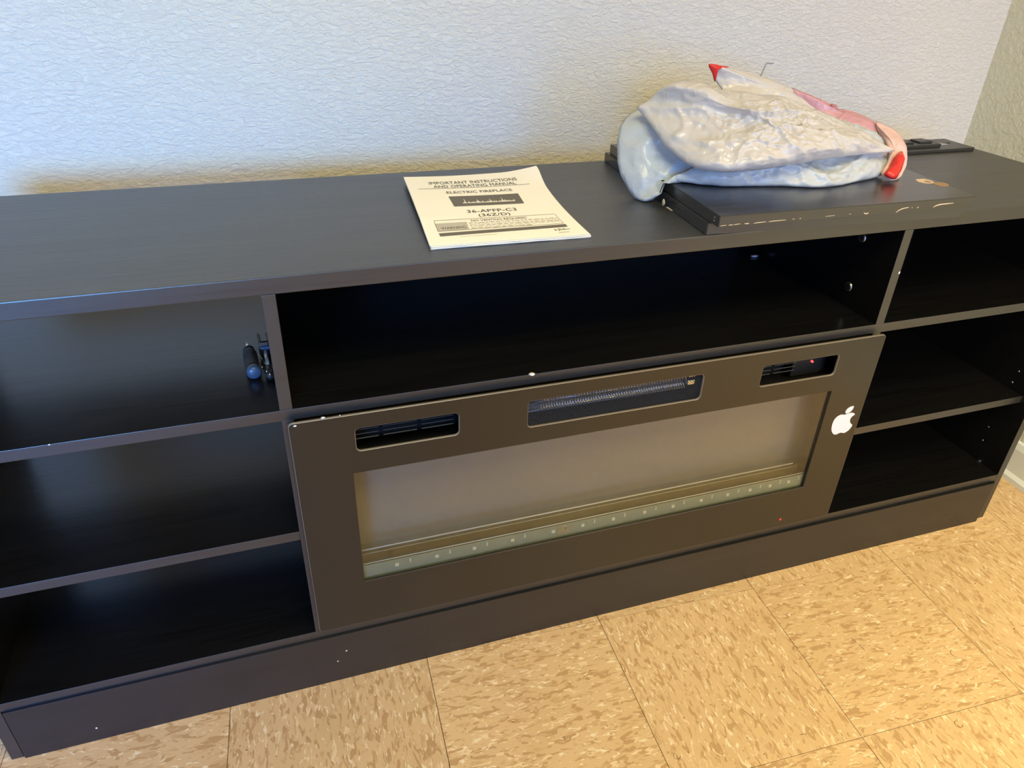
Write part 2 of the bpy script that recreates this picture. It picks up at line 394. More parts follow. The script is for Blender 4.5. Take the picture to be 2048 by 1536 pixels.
# hardware on the inner faces
for y, z, r in ((0.075, 0.546, 0.0082), (0.075, 0.6290, 0.0075)):
    c = disc('cam_lock_cap', (X3 - 0.0008, y, z), (-1, 0, 0), r, 0.0018, M_STEEL_DULL, con, 20)
    disc('cam_slot', (X3 - 0.0020, y, z), (-1, 0, 0), r * 0.62, 0.0006, M_DARK, c, 12).location = (-0.0010, 0, 0)
for y, z in ((0.050, 0.306), (0.047, 0.332), (0.057, 0.196), (0.057, 0.163)):
    disc('shelf_pin_hole', (XR - t - 0.0003, y, z), (-1, 0, 0), 0.0022, 0.0008, M_STEEL_DULL, con, 10)
c = disc('shelf_pin', (XR - t - 0.002, 0.045, 0.1185), (-1, 0, 0), 0.0034, 0.006, M_STEEL_DULL, con, 10)
# pale chips along the edges
def flake(name, c, s, mat, parent, seed=0, flat=0.25):
    bm = bmesh.new(); bmesh.ops.create_icosphere(bm, subdivisions=2, radius=1.0)
    for v in bm.verts:
        f = 1 + 0.45 * noise.noise(v.co * 1.7 + Vector((seed * 3.1, seed, 0))); v.co = Vector((v.co.x * s[0] * f, v.co.y * s[1] * f, v.co.z * s[2] * f))
    o = finish(name, bm, parent, mat, True); o.location = Vector(c) - (parent.location if parent else Vector()); return o
M_SPECK = simple('paint_speck', (0.72, 0.70, 0.68), 0.7)
for i, (c, s) in enumerate([((X4 - 0.0025, -0.0005, 0.5990), (0.0016, 0.0008, 0.0022)), ((-0.530, -0.0005, 0.513), (0.0012, 0.0008, 0.0008)),
                            ((0.046, -0.001, 0.5140), (0.0040, 0.003, 0.0022)), ((XR - t - 0.012, -0.003, 0.094), (0.0022, 0.0012, 0.0035)),
                            ((XR - t - 0.017, -0.003, 0.018), (0.0018, 0.0012, 0.0035)), ((-0.598, -0.0035, 0.027), (0.0014, 0.0007, 0.0016)),
                            ((-0.24, -0.0042, 0.064), (0.0014, 0.0007, 0.0013)), ((-0.255, -0.0042, 0.045), (0.0011, 0.0007, 0.0011))]):
    flake('edge_chip', c, s, M_SPECK, con, i)

# ------------------------------------------------------------------ electric fireplace insert
FX0, FX1, FZ0, FZ1 = -0.2741, 0.6335, 0.1290, 0.5008
fp = empty('electric_fireplace', ((FX0 + FX1) / 2, 0, FZ0), 'wide black glass-fronted electric fireplace set into the middle of the console', 'fireplace')
WIN = (-0.2020, 0.5570, 0.2125, 0.4095)
V1 = (-0.1945, -0.0590, 0.4440, 0.4790); V2 = (0.0385, 0.3105, 0.4366, 0.4793); V3 = (0.4128, 0.5515, 0.4405, 0.4769)
loops = [rrect(FX0, FX1, FZ0, FZ1, 0.006), rrect(*WIN, 0.0008, 2)[::-1]] + [rrect(*v, 0.006)[::-1] for v in (V1, V2, V3)]
plate = flat_prism('face_plate', loops, -0.0120, 0.004, M_PLATE, fp, 0.0007)
plate.data.materials.append(M_PLATE_EDGE)
for p in plate.data.polygons:
    cc = p.center + fp.location
    if abs(p.normal.y) < 0.97 and not (WIN[0] - 0.01 < cc.x < WIN[1] + 0.01 and WIN[2] - 0.01 < cc.z < WIN[3] + 0.01): p.material_index = 1
def F(name, x0, x1, y0, y1, z0, z1, mat, parent=None, bev=0.0): return box(name, x0, x1, y0, y1, z0, z1, mat, parent or fp, bev)
pane = F('glass_pane', WIN[0] - 0.004, WIN[1] + 0.004, -0.0098, -0.0078, WIN[2] - 0.004, WIN[3] + 0.004, M_GLASS)
# steel housing behind the plate
HX0, HX1, HZ0, HZ1, HY = X2 + 0.003, X3 - 0.003, 0.1400, 0.4940, 0.115
bm = bmesh.new(); tt = 0.002
for q in ((HX0, HX1, HY - tt, HY, HZ0, HZ1), (HX0, HX1, -0.0095, HY, HZ1 - tt, HZ1), (HX0, HX1, -0.0095, HY, HZ0, HZ0 + tt),
          (HX0, HX0 + tt, -0.0095, HY, HZ0, HZ1), (HX1 - tt, HX1, -0.0095, HY, HZ0, HZ1), (HX0, HX1, -0.0095, HY, 0.4240, 0.4260)):
    bx(bm, *q)
bm.transform(Matrix.Translation(-fp.location)); finish('housing', bm, fp, M_DARK)
F('flame_screen', -0.246, 0.600, 0.040, 0.042, 0.19, 0.4235, M_SCREEN)
F('firebox_side', -0.248, -0.246, -0.006, 0.040, 0.16, 0.4235, M_SCREEN_SIDE)
F('firebox_side', 0.585, 0.587, -0.006, 0.040, 0.16, 0.4235, M_SCREEN_SIDE)
F('firebox_floor', -0.246, 0.585, -0.006, 0.040, 0.186, 0.190, M_SCREEN_SIDE)
# media tray: acrylic lens over the pale green lighting strip
F('light_strip', -0.232, 0.590, -0.0050, -0.0030, 0.1920, 0.2330, M_LEDBAR, bev=0.0004)
ls = fp.children[-1]
acr = F('acrylic_lens', -0.232, 0.575, -0.001, 0.018, 0.1905, 0.2560, M_ACRYLIC, bev=0.002)
for z, y, r in ((0.2575, 0.002, 0.0011), (0.2515, 0.000, 0.0004), (0.2355, -0.003, 0.0008)):
    bm = bmesh.new(); tube(bm, [(-0.232, y, z), (0.575 if z < 0.25 else 0.535, y, z)], r, 8)
    bm.transform(Matrix.Translation(-fp.location)); finish('lens_edge_glint', bm, fp, M_RIM, True)  # pale rods stand in for the lens's specular edge lines
xs = [-0.153, -0.093, -0.035, 0.026, 0.093, 0.143, 0.196, 0.252, 0.304, 0.357, 0.408, 0.452, 0.492, 0.53]
for i, x in enumerate(xs):
    bm = bmesh.new(); bx(bm, -0.0028, 0.0028, -0.0008, 0.0008, -0.0026, 0.0026, 0.0005)
    o = finish('led_chip', bm, fp, M_LED); o.location = Vector((x, -0.0056, 0.2235)) - fp.location
    bm = bmesh.new(); bx(bm, -0.0009, 0.0009, -0.0006, 0.0006, -0.0035, 0.0035)
    o = finish('solder_tab', bm, fp, M_LED); o.location = Vector((x + 0.020, -0.0056, 0.2270)) - fp.location
F('strip_connector', 0.100, 0.122, -0.0062, -0.0046, 0.2150, 0.2300, simple('connector_tape', (0.40, 0.36, 0.24), 0.5), bev=0.0006)
# side vents with louvers
def vent(v, cols, slats):
    rec = F('vent_recess', v[0] - 0.01, v[1] + 0.01, 0.034, 0.036, 0.428, 0.490, M_DARK)
    for (a, b) in cols:
        for k in range(slats):
            z = v[3] - 0.001 - k * 0.0070
            bm = bmesh.new(); bx(bm, -(b - a) / 2, (b - a) / 2, -0.0040, 0.0040, -0.0006, 0.0006, 0.0003)
            o = finish('louver', bm, fp, M_LOUVER); o.location = Vector(((a + b) / 2, 0.006, z)) - fp.location; o.rotation_euler.x = -0.55
vent(V1, [(-0.200, -0.163), (-0.157, -0.112), (-0.106, -0.062)], 5)
vent(V3, [(0.405, 0.442), (0.447, 0.487)], 5)
disc('indicator_light', (0.5080, -0.0068, 0.4672), (0, -1, 0), 0.0019, 0.003, M_REDLED, fp, 12)
F('receiver_block', 0.492, 0.556, 0.014, 0.030, 0.4300, 0.4780, M_DARK, bev=0.001)
bm = bmesh.new(); st = []
for k in range(10):
    a = PI / 2 + k * PI / 5; r = 0.0030 if k % 2 == 0 else 0.0016; st.append((0.5269 + r * math.cos(a), 0.1463 + r * math.sin(a)))
bm.free(); flat_prism('touch_symbol', [st], -0.0142, 0.0006, M_REDDOT, fp)
# heater outlet in the middle: tray, coils, end clips and woven guard
F('heater_back', V2[0] - 0.008, V2[1] + 0.008, 0.030, 0.032, 0.428, 0.490, M_DARK)
bm = bmesh.new(); n = 12
for k in range(n + 1):
    a = PI * 0.5 * k / n; 
    y = 0.006 + 0.016 * math.sin(a); z = 0.4475 + 0.022 * (1 - math.cos(a))
    for x in (V2[0] + 0.004, V2[1] - 0.014): bm.verts.new((x, y, z))
bm.verts.ensure_lookup_table()
for k in range(n): bm.faces.new([bm.verts[i] for i in (2 * k, 2 * k + 1, 2 * k + 3, 2 * k + 2)])
bmesh.ops.solidify(bm, geom=bm.faces, thickness=0.001)
bm.transform(Matrix.Translation(-fp.location)); finish('heater_reflector', bm, fp, simple('brushed_reflector', (0.42, 0.43, 0.46), 0.4, 0.35), True)
for zc, x0, x1, pitch, hh in ((0.4705, 0.064, 0.292, 0.0046, 0.0056), (0.4580, 0.060, 0.290, 0.0040, 0.0050)):
    pts = []; n = int((x1 - x0) / pitch)
    for k in range(n * 8):
        a = 2 * PI * k / 8; pts.append((x0 + pitch * k / 8, 0.001 + 0.004 * math.cos(a), zc + hh * math.sin(a)))
    bm = bmesh.new(); tube(bm, pts, 0.0006, 4); bm.transform(Matrix.Translation(-fp.location)); finish('heating_coil', bm, fp, M_STEEL, True)
for z in (0.4780, 0.4665, 0.4545):
    bm = bmesh.new(); tube(bm, [(V2[0] + 0.002, 0.002, z), (V2[1] - 0.004, 0.002, z)], 0.0007, 6); bm.transform(Matrix.Translation(-fp.location)); finish('heater_rod', bm, fp, M_STEEL, True)
for z in (0.4745, 0.4610): F('heater_clip', V2[1] - 0.018, V2[1] - 0.006, -0.003, 0.006, z - 0.004, z + 0.004, M_STEEL, bev=0.001)
bm = bmesh.new(); y = -0.0085; st = 0.0040; hgt = V2[3] - V2[2] + 0.006; z0 = V2[2] - 0.003
x = V2[0] - 0.004 - hgt
while x < V2[1] + 0.004:
    for sgn in (1, -1):
        xa, xb = x, x + hgt; za, zb = (z0, z0 + hgt) if sgn == 1 else (z0 + hgt, z0)
        lo, hi = V2[0] - 0.003, V2[1] + 0.003
        if xb > lo and xa < hi:
            fa = max(0, (lo - xa) / hgt); fb = min(1, (hi - xa) / hgt)
            p0 = Vector((xa + fa * hgt, y + 0.0003 * sgn, za + fa * (zb - za))); p1 = Vector((xa + fb * hgt, y + 0.0003 * sgn, za + fb * (zb - za)))
            if (p1 - p0).length > 1e-4: tube(bm, [p0, p1], 0.00024, 4, False)
    x += st
bm.transform(Matrix.Translation(-fp.location)); tag(finish('woven_wire_guard', bm, fp, M_WIRE), kind='stuff')
# white fruit sticker on the plate's right side
body = [(0.5994, 0.3559), (0.5916, 0.3581), (0.5846, 0.3555), (0.58, 0.3501), (0.5787, 0.3418), (0.5796, 0.3322), (0.5825, 0.3253), (0.5871, 0.3196), (0.5919, 0.3171), (0.5964, 0.3178), (0.6014, 0.3197), (0.6055, 0.3186), (0.6095, 0.3172), (0.6139, 0.3184), (0.6185, 0.3215), (0.6217, 0.3265), (0.623, 0.3315), (0.6169, 0.3362), (0.6141, 0.3414), (0.6142, 0.3469), (0.6177, 0.351), (0.6216, 0.3526), (0.6174, 0.3565), (0.6106, 0.358), (0.6045, 0.3573)]
leaf = [(0.5998, 0.3581), (0.5984, 0.3638), (0.6016, 0.3686), (0.6071, 0.371), (0.6134, 0.3711), (0.6133, 0.3665), (0.611, 0.3615), (0.6065, 0.3585)]
def chaikin(p, n=2):
    for _ in range(n):
        q = []
        for i in range(len(p)):
            a, b = p[i], p[(i + 1) % len(p)]
            q += [(a[0] * .8 + b[0] * .2, a[1] * .8 + b[1] * .2), (a[0] * .2 + b[0] * .8, a[1] * .2 + b[1] * .8)]
        p = q
    return p
tag(flat_prism('fruit_sticker', [chaikin(body), chaikin(leaf)], -0.0142, 0.0004, M_WHITE, fp), 'white sticker shaped like a bitten apple with a leaf')
for i, (c, s) in enumerate([((-0.2315, -0.0125, 0.5020), (0.0030, 0.0015, 0.0012)), ((-0.2655, -0.0145, 0.4975), (0.0022, 0.0008, 0.0010)), ((-0.211, -0.0125, 0.5020), (0.0008, 0.0008, 0.0008))]):
    flake('paint_fleck', c, s, M_WHITE, fp, i + 20)

# ------------------------------------------------------------------ two loose boards on the console
def board(name, corners, z0, z1, label):
    o = empty(name, (sum(c[0] for c in corners) / 4, sum(c[1] for c in corners) / 4, z0), label, 'board', 'loose black boards on the console')
    bm = bmesh.new(); lo = [bm.verts.new(Vector((c[0], c[1], z0)) - o.location) for c in corners]; hi = [bm.verts.new(Vector((c[0], c[1], z1)) - o.location) for c in corners]
    bm.faces.new(lo[::-1]); bm.faces.new(hi)
    for k in range(4): bm.faces.new((lo[k], lo[(k + 1) % 4], hi[(k + 1) % 4], hi[k]))
    bmesh.ops.bevel(bm, geom=list(bm.edges), offset=0.0008, segments=2, affect='EDGES')
    two_tone(finish('slab', bm, o, M_BOARD), M_EDGE)
    return o
lowb = board('wooden_board', [(0.283, 0.002), (0.690, -0.0215), (0.716, 0.360), (0.309, 0.381)], 0.6875, 0.7030,
             'flat black board lying directly on the console top, beneath the other board')
upb = board('wooden_board', [(0.287, -0.016), (0.703, -0.0255), (0.735, 0.362), (0.313, 0.371)], 0.7032, 0.7185,
            'glossy black board with a chipped brown spot, lying directly under the plastic bag')
# screw holes on the upper board's left edge, brown chipped patch, pale glue runs on its front edge
for z in (0.7133, 0.7088): disc('screw_hole', (0.2879, -0.004, z), (-1, 0.05, 0), 0.0014, 0.0012, M_STEEL_DULL, upb, 8)
def patch(name, ctr, rx, ry, ang, mat, parent, seed, t=0.0003):
    pts = []
    for k in range(22):
        a = 2 * PI * k / 22; r = 1 + 0.28 * noise.noise(Vector((math.cos(a) * 1.6, math.sin(a) * 1.6, seed)))
        x, y = rx * r * math.cos(a), ry * r * math.sin(a)
        pts.append((ctr[0] + x * math.cos(ang) - y * math.sin(ang), ctr[1] + x * math.sin(ang) + y * math.cos(ang)))
    bm = bmesh.new(); lo = [bm.verts.new(Vector((p[0], p[1], ctr[2])) - parent.location) for p in pts]
    bm.faces.new(lo); r = bmesh.ops.extrude_face_region(bm, geom=list(bm.faces))
    for v in [g for g in r['geom'] if isinstance(g, bmesh.types.BMVert)]: v.co.z += t
    return finish(name, bm, parent, mat)
patch('peeled_patch', (0.6895, 0.0560, 0.7184), 0.0125, 0.0125, 0.0, M_CHIPL, upb, 1.0)
patch('peeled_patch', (0.7000, 0.0360, 0.7184), 0.0125, 0.0105, 0.3, M_CHIP, upb, 5.0, 0.0004)
patch('peeled_patch', (0.6905, 0.0520, 0.7186), 0.0050, 0.0050, 0.2, M_CHIP, upb, 8.0)
def glue(pts, r):
    bm = bmesh.new(); n = len(pts)
    r *= 0.62; tube(bm, [Vector((p[0], yf(p[0]) - 0.0002, p[1])) - upb.location for p in pts], r, 6, True, [r * (0.35 + 0.65 * math.sin(PI * (i + 0.5) / n)) for i in range(n)])
    return finish('glue_run', bm, upb, M_CHIPL, True)
yf = lambda x: -0.016 + (x - 0.287) / 0.416 * -0.0095
for pts, r in [([(0.2895, 0.7052), (0.2925, 0.7055), (0.2955, 0.7057), (0.299, 0.7058)], 0.0007),
               ([(0.302, 0.7055), (0.306, 0.7058), (0.308, 0.7053)], 0.0010), ([(0.309, 0.7056), (0.313, 0.7060), (0.319, 0.7062)], 0.0008),
               ([(0.3255, 0.7060), (0.329, 0.7056), (0.332, 0.7058)], 0.0012), ([(0.339, 0.7050), (0.343, 0.7058), (0.350, 0.7060), (0.358, 0.7062)], 0.0009),
               ([(0.362, 0.7058), (0.367, 0.7062), (0.376, 0.7064), (0.388, 0.7066)], 0.0009), ([(0.398, 0.7068), (0.401, 0.7070)], 0.0009), ([(0.409, 0.7068), (0.411, 0.7070)], 0.0009),
               ([(0.450, 0.7068), (0.457, 0.7070), (0.465, 0.7073)], 0.0006), ([(0.488, 0.7074), (0.491, 0.7075)], 0.0006),
               ([(0.512, 0.7082), (0.5135, 0.7065), (0.517, 0.7060), (0.5195, 0.7068), (0.519, 0.7078)], 0.0013),
               ([(0.567, 0.7038), (0.569, 0.7060), (0.574, 0.7085), (0.582, 0.7100), (0.587, 0.7102)], 0.0011),
               ([(0.592, 0.7102), (0.593, 0.7088)], 0.0010), ([(0.601, 0.7085), (0.604, 0.7098)], 0.0008),
               ([(0.630, 0.7075), (0.634, 0.7095), (0.640, 0.7108), (0.652, 0.7112), (0.664, 0.7114)], 0.0014)]:
    glue(pts, r)
flake('glue_run', (0.280, 0.115, 0.6970), (0.0012, 0.004, 0.0045), M_CHIPL, lowb, 4)
flake('glue_run', (0.2815, 0.100, 0.6925), (0.0008, 0.010, 0.0010), M_CHIPL, lowb, 5)

# ------------------------------------------------------------------ power strip at the back right
ps = empty('power_strip', (0.985, 0.345, 0.6874), 'flat black power strip with raised sockets lying at the back right corner of the console', 'power strip')
bm = bmesh.new(); bx(bm, -0.185, 0.079, -0.042, 0.034, 0.0, 0.0060, 0.0012); finish('strip_plate', bm, ps, M_PLASTIC)
bm = bmesh.new(); bx(bm, -0.175, 0.012, -0.026, 0.020, 0.0058, 0.0120, 0.0055); finish('socket_housing', bm, ps, M_PLASTIC, False)
for k in range(4):
    bm = bmesh.new(); bx(bm, -0.015, 0.015, -0.014, 0.014, 0.0118, 0.0150, 0.0028); o = finish('socket', bm, ps, M_RUBBER); o.location = (-0.150 + k * 0.044, -0.002, 0)
    for s in (-1, 1):
        bm = bmesh.new(); bx(bm, s * 0.005 - 0.001, s * 0.005 + 0.001, -0.005, 0.005, 0.0145, 0.0152); finish('slot', bm, o, M_STEEL_DULL)
flat = bmesh.new(); vs = [flat.verts.new(p) for p in ((0.020, -0.012, 0.0064), (0.044, -0.012, 0.0064), (0.030, 0.010, 0.0064))]; flat.faces.new(vs)
r = bmesh.ops.extrude_face_region(flat, geom=list(flat.faces))
for v in [g for g in r['geom'] if isinstance(g, bmesh.types.BMVert)]: v.co.z -= 0.0006
finish('warning_label', flat, ps, simple('label_grey', (0.42, 0.43, 0.44), 0.5))
o = disc('screw_hole', (1.040, 0.345, 0.6936), (0, 0, 1), 0.004, 0.0008, M_DARK, ps, 12)

# ------------------------------------------------------------------ instruction booklet
man = empty('instruction_booklet', (0.04, 0.18, 0.6874), 'cream paper fireplace instruction booklet with curled corner lying on the console top', 'booklet')
BL = Vector((-0.0795, 0.0388, 0.6922)); BR = Vector((0.1290, 0.0320, 0.6922)); TL = Vector((-0.0556, 0.3220, 0.6977)); TR = Vector((0.1560, 0.3140, 0.6960))
def page(u, v, dz=0.0, du=0.0, dv=0.0):
    p = BL.lerp(BR, u).lerp(TL.lerp(TR, u), v)
    p.z += 0.0016 * math.sin(PI * v) * (1 - 0.5 * u) + 0.0012 * math.sin(3.1 * v + 5 * u) * v
    cu = max(0, (u - 0.72) / 0.28) * max(0, (v - 0.72) / 0.28); p.z += 0.009 * cu ** 1.5; p.y -= 0.004 * cu
    p.x -= 0.0065 * math.sin(PI * min(1, v * 1.05)) * max(0, (u - 0.7) / 0.3)
    p.z += dz + 0.0009 * math.exp(-((v - 0.33) / 0.05) ** 2) * max(0, 1 - u * 6)
    p.x += du; p.y += dv
    return p
def sheet(name, dz, thick, mat, du=0, dv=0, nu=26, nv=34, drop=0.0):
    bm = bmesh.new(); g = []
    for s in (0, 1):
        rows = []
        for j in range(nv + 1):
            rows.append([bm.verts.new(page(i / nu, j / nv, dz - s * thick - drop * (1 - 0.0), du, dv + (0.0012 * noise.noise(Vector((i / 3, dz * 900, 0))) if j == 0 else 0)) - man.location) for i in range(nu + 1)])
        g.append(rows)
    for s in (0, 1):
        for j in range(nv):
            for i in range(nu):
                q = (g[s][j][i], g[s][j][i + 1], g[s][j + 1][i + 1], g[s][j + 1][i]); bm.faces.new(q if s == 0 else q[::-1])
    ring = [(j, 0) for j in range(nv)] + [(nv, i) for i in range(nu)] + [(j, nu) for j in range(nv, 0, -1)] + [(0, i) for i in range(nu, 0, -1)]
    for k in range(len(ring)):
        a, b = ring[k], ring[(k + 1) % len(ring)]
        bm.faces.new((g[0][a[0]][a[1]], g[0][b[0]][b[1]], g[1][b[0]][b[1]], g[1][a[0]][a[1]]))
    return finish(name, bm, man, mat, False)
cover = sheet('cover', 0.0, 0.0004, M_PAPER)
for k, (dz, du, dv) in enumerate([(-0.0010, 0.0010, -0.0018), (-0.0020, 0.0018, -0.0010), (-0.0030, 0.0014, -0.0024), (-0.0039, 0.0006, -0.0014)]):
    o = sheet('page', dz, 0.00065, M_PAPER2 if k % 2 else M_PAPER, du, dv)
def uvmesh(name, verts, faces, mat, h=0.00035):
    me = bpy.data.meshes.new(name)
    me.from_pydata([(page(u, v, h) - man.location) for u, v in verts], [], faces); return link(name, me, man, mat)
def uquad(name, c, mat, h=0.0003, nu=12, nv=4):
    """c = four (u,v) corners: top-left, top-right, bottom-right, bottom-left"""
    vs, fs = [], []
    for j in range(nv + 1):
        for i in range(nu + 1):
            s, q = i / nu, j / nv
            a = [c[0][k] * (1 - s) + c[1][k] * s for k in (0, 1)]; b = [c[3][k] * (1 - s) + c[2][k] * s for k in (0, 1)]
            vs.append((a[0] * (1 - q) + b[0] * q, a[1] * (1 - q) + b[1] * q))
    for j in range(nv):
        for i in range(nu):
            k = j * (nu + 1) + i; fs.append((k, k + nu + 1, k + nu + 2, k + 1))
    return uvmesh(name, vs, fs, mat, h)
def line(name, u0, v0, u1, v1, w, mat=M_INK):
    return uquad(name, [(u0, v0 + w), (u1, v1 + w), (u1, v1 - w), (u0, v0 - w)] if abs(u1 - u0) > abs(v1 - v0) else [(u0 - w, v1), (u0 + w, v1), (u0 + w, v0), (u0 - w, v0)], mat, 0.0003, 24, 1)
def text(s, u0, u1, v0, v1, mat=M_INK, bold=0.004, name='printed_text'):
    cu = bpy.data.curves.new('t', 'FONT'); cu.body = s; cu.size = 1.0; cu.resolution_u = 2
    tmp = bpy.data.objects.new('t', cu); COL.objects.link(tmp)
    dg = bpy.context.evaluated_depsgraph_get(); me = bpy.data.meshes.new_from_object(tmp.evaluated_get(dg)); bpy.data.objects.remove(tmp)
    xs = [v.co.x for v in me.vertices]; ys = [v.co.y for v in me.vertices]
    a, b = min(xs), max(xs); y0, y1 = 0.0, 0.70
    for v in me.vertices:
        u = u0 + (v.co.x - a) / (b - a) * (u1 - u0); vv = v0 + (v.co.y - y0) / (y1 - y0) * (v1 - v0)
        v.co = page(u, vv, 0.0004) - man.location
    me.materials.clear(); me.name = name
    return link(name, me, man, mat)
text('IMPORTANT INSTRUCTIONS', 0.160, 0.810, 0.838, 0.888)
text('AND OPERATING MANUAL', 0.180, 0.785, 0.774, 0.820)
line('printed_rule', 0.067, 0.762, 0.885, 0.762, 0.0022)
text('ELECTRIC FIREPLACE', 0.250, 0.720, 0.668, 0.706, M_INK, 0.0)
uquad('printed_picture', [(0.248, 0.620), (0.745, 0.620), (0.738, 0.462), (0.253, 0.462)], M_GREY)
vs, fs = [], []
for k in range(46):                                   # pale flames in the printed picture
    u = 0.325 + 0.355 * k / 45; h = 0.012 + 0.050 * abs(noise.noise(Vector((k * 0.9, 2.3, 0)))) + (0.05 if k % 11 == 2 else 0)
    i = len(vs); vs += [(u - 0.0045, 0.500), (u + 0.0045, 0.500), (u + 0.001, 0.500 + h)]; fs.append((i, i + 1, i + 2))
uvmesh('printed_flames', vs, fs, M_PAPER, 0.0006)
text('36-APFP-C3', 0.318, 0.652, 0.362, 0.402)
text('(36Z/D)', 0.380, 0.590, 0.305, 0.342)
for a in ((0.081, 0.282, 0.895, 0.282), (0.081, 0.150, 0.901, 0.150)): line('box_rule', *a, 0.0016, M_GREY)
line('box_rule', 0.081, 0.150, 0.081, 0.282, 0.0013, M_GREY); line('box_rule', 0.898, 0.150, 0.898, 0.282, 0.0013, M_GREY)
text('NO VENTING REQUIRED', 0.314, 0.680, 0.244, 0.268, M_GREY, 0.004)
uquad('warning_box', [(0.082, 0.245), (0.281, 0.245), (0.276, 0.155), (0.082, 0.155)], M_LIGHTGREY)
text('WARNING', 0.106, 0.262, 0.168, 0.196, M_INK, 0.01)
for k in range(5):
    a = 0.292; v = 0.228 - k * 0.0165; j = 0
    while a < 0.885 - 0.05 * (k == 4) * 4:
        b = min(a + random.uniform(0.012, 0.05), 0.888); line('fine_print', a, v, b, v, 0.0022, M_LIGHTGREY if k % 2 else M_GREY); a = b + 0.010
uquad('printed_bar', [(0.080, 0.128), (0.907, 0.138), (0.906, 0.104), (0.083, 0.092)], M_GREY)
text('a·Jbd', 0.800, 0.872, 0.066, 0.090, M_INK, 0.02); line('fine_print', 0.875, 0.074, 0.905, 0.074, 0.003, M_GREY)
line('fine_print', 0.815, 0.040, 0.885, 0.040, 0.003, M_LIGHTGREY)
line('fine_print', 0.20, 0.074, 0.43, 0.074, 0.0015, M_LIGHTGREY)

# ------------------------------------------------------------------ plastic bag
A = [[0.3105, 0.27, 0.7971], [0.2828, 0.26, 0.7874], [0.262, 0.24, 0.7754], [0.2507, 0.22, 0.7474], [0.2472, 0.2, 0.723], [0.2513, 0.18, 0.7043], [0.2606, 0.165, 0.6895], [0.2655, 0.15, 0.689], [0.2772, 0.145, 0.6918], [0.2838, 0.14, 0.7018], [0.287, 0.14, 0.7133], [0.2946, 0.138, 0.7215], [0.3206, 0.118, 0.7217], [0.3582, 0.098, 0.7205], [0.4037, 0.09, 0.7200], [0.4473, 0.08, 0.7200], [0.494, 0.062, 0.7200], [0.5397, 0.064, 0.7200], [0.5841, 0.075, 0.7202], [0.6293, 0.085, 0.7222], [0.659, 0.095, 0.7308], [0.6825, 0.12, 0.7424], [0.6915, 0.16, 0.7636], [0.6514, 0.2, 0.7801], [0.5651, 0.22, 0.7983], [0.4379, 0.24, 0.8097], [0.361, 0.26, 0.8121]]
B = [[0.2771, 0.22, 0.8074], [0.29, 0.22, 0.8147], [0.2978, 0.21, 0.8273], [0.3029, 0.2, 0.8383], [0.3183, 0.2, 0.8434], [0.3387, 0.2, 0.8436], [0.3646, 0.2, 0.8375], [0.4, 0.2, 0.8291], [0.446, 0.19, 0.8253], [0.4928, 0.18, 0.8208], [0.5336, 0.17, 0.8085], [0.5676, 0.15, 0.7946], [0.6121, 0.13, 0.7772], [0.6485, 0.1, 0.7587], [0.6492, 0.095, 0.7546], [0.5756, 0.08, 0.7582], [0.5313, 0.07, 0.7593], [0.4556, 0.06, 0.7574], [0.3912, 0.06, 0.7521], [0.3426, 0.07, 0.7488], [0.3153, 0.09, 0.7492], [0.2998, 0.12, 0.7563], [0.2904, 0.15, 0.769], [0.2837, 0.18, 0.7871], [0.2814, 0.21, 0.7986]]
CH = [[0.4186, 0.27, 0.857], [0.4387, 0.27, 0.8545], [0.4681, 0.265, 0.8496], [0.5181, 0.26, 0.8377], [0.5619, 0.25, 0.8226], [0.6181, 0.24, 0.8022], [0.6365, 0.22, 0.786], [0.6019, 0.21, 0.7768], [0.5344, 0.23, 0.7997], [0.4836, 0.24, 0.8084], [0.4431, 0.25, 0.8152], [0.4395, 0.26, 0.8239], [0.4325, 0.268, 0.8346], [0.4264, 0.27, 0.8446]]
DB = [[0.5571, 0.24, 0.8236], [0.5913, 0.235, 0.8138], [0.6237, 0.22, 0.8018], [0.6255, 0.215, 0.7958], [0.6466, 0.2, 0.7949], [0.6721, 0.18, 0.7849], [0.6825, 0.155, 0.7758], [0.6784, 0.15, 0.7694], [0.6544, 0.16, 0.7713], [0.6263, 0.18, 0.7759], [0.607, 0.2, 0.7817], [0.5842, 0.22, 0.7985]]
EL = [[0.666, 0.16, 0.7853], [0.6814, 0.15, 0.7799], [0.6898, 0.135, 0.7729], [0.6937, 0.12, 0.7617], [0.6946, 0.11, 0.7503], [0.6845, 0.095, 0.7347], [0.6673, 0.08, 0.7228], [0.6438, 0.068, 0.7196], [0.6293, 0.072, 0.7212], [0.6245, 0.08, 0.7284], [0.6378, 0.088, 0.7375], [0.6512, 0.1, 0.7488], [0.6614, 0.12, 0.7602], [0.6682, 0.145, 0.7717]]
FR = [[0.6735, 0.1, 0.753], [0.6715, 0.09, 0.7412], [0.656, 0.075, 0.7301], [0.6342, 0.062, 0.7236], [0.6209, 0.07, 0.729], [0.6358, 0.08, 0.7359], [0.6528, 0.092, 0.7477]]
KNOT = Vector((0.655, 0.098, 0.752))
bag = empty('plastic_bag', (0.45, 0.16, 0.7190), 'crumpled thin white plastic bag with red print heaped on the two black boards', 'bag')
VIEWN = Vector((-0.30, -0.80, 0.52)).normalized()
def cr(p0, p1, p2, p3, t):
    return 0.5 * ((2 * p1) + (p2 - p0) * t + (2 * p0 - 5 * p1 + 4 * p2 - p3) * t * t + (3 * p1 - p0 - 3 * p2 + p3) * t ** 3)
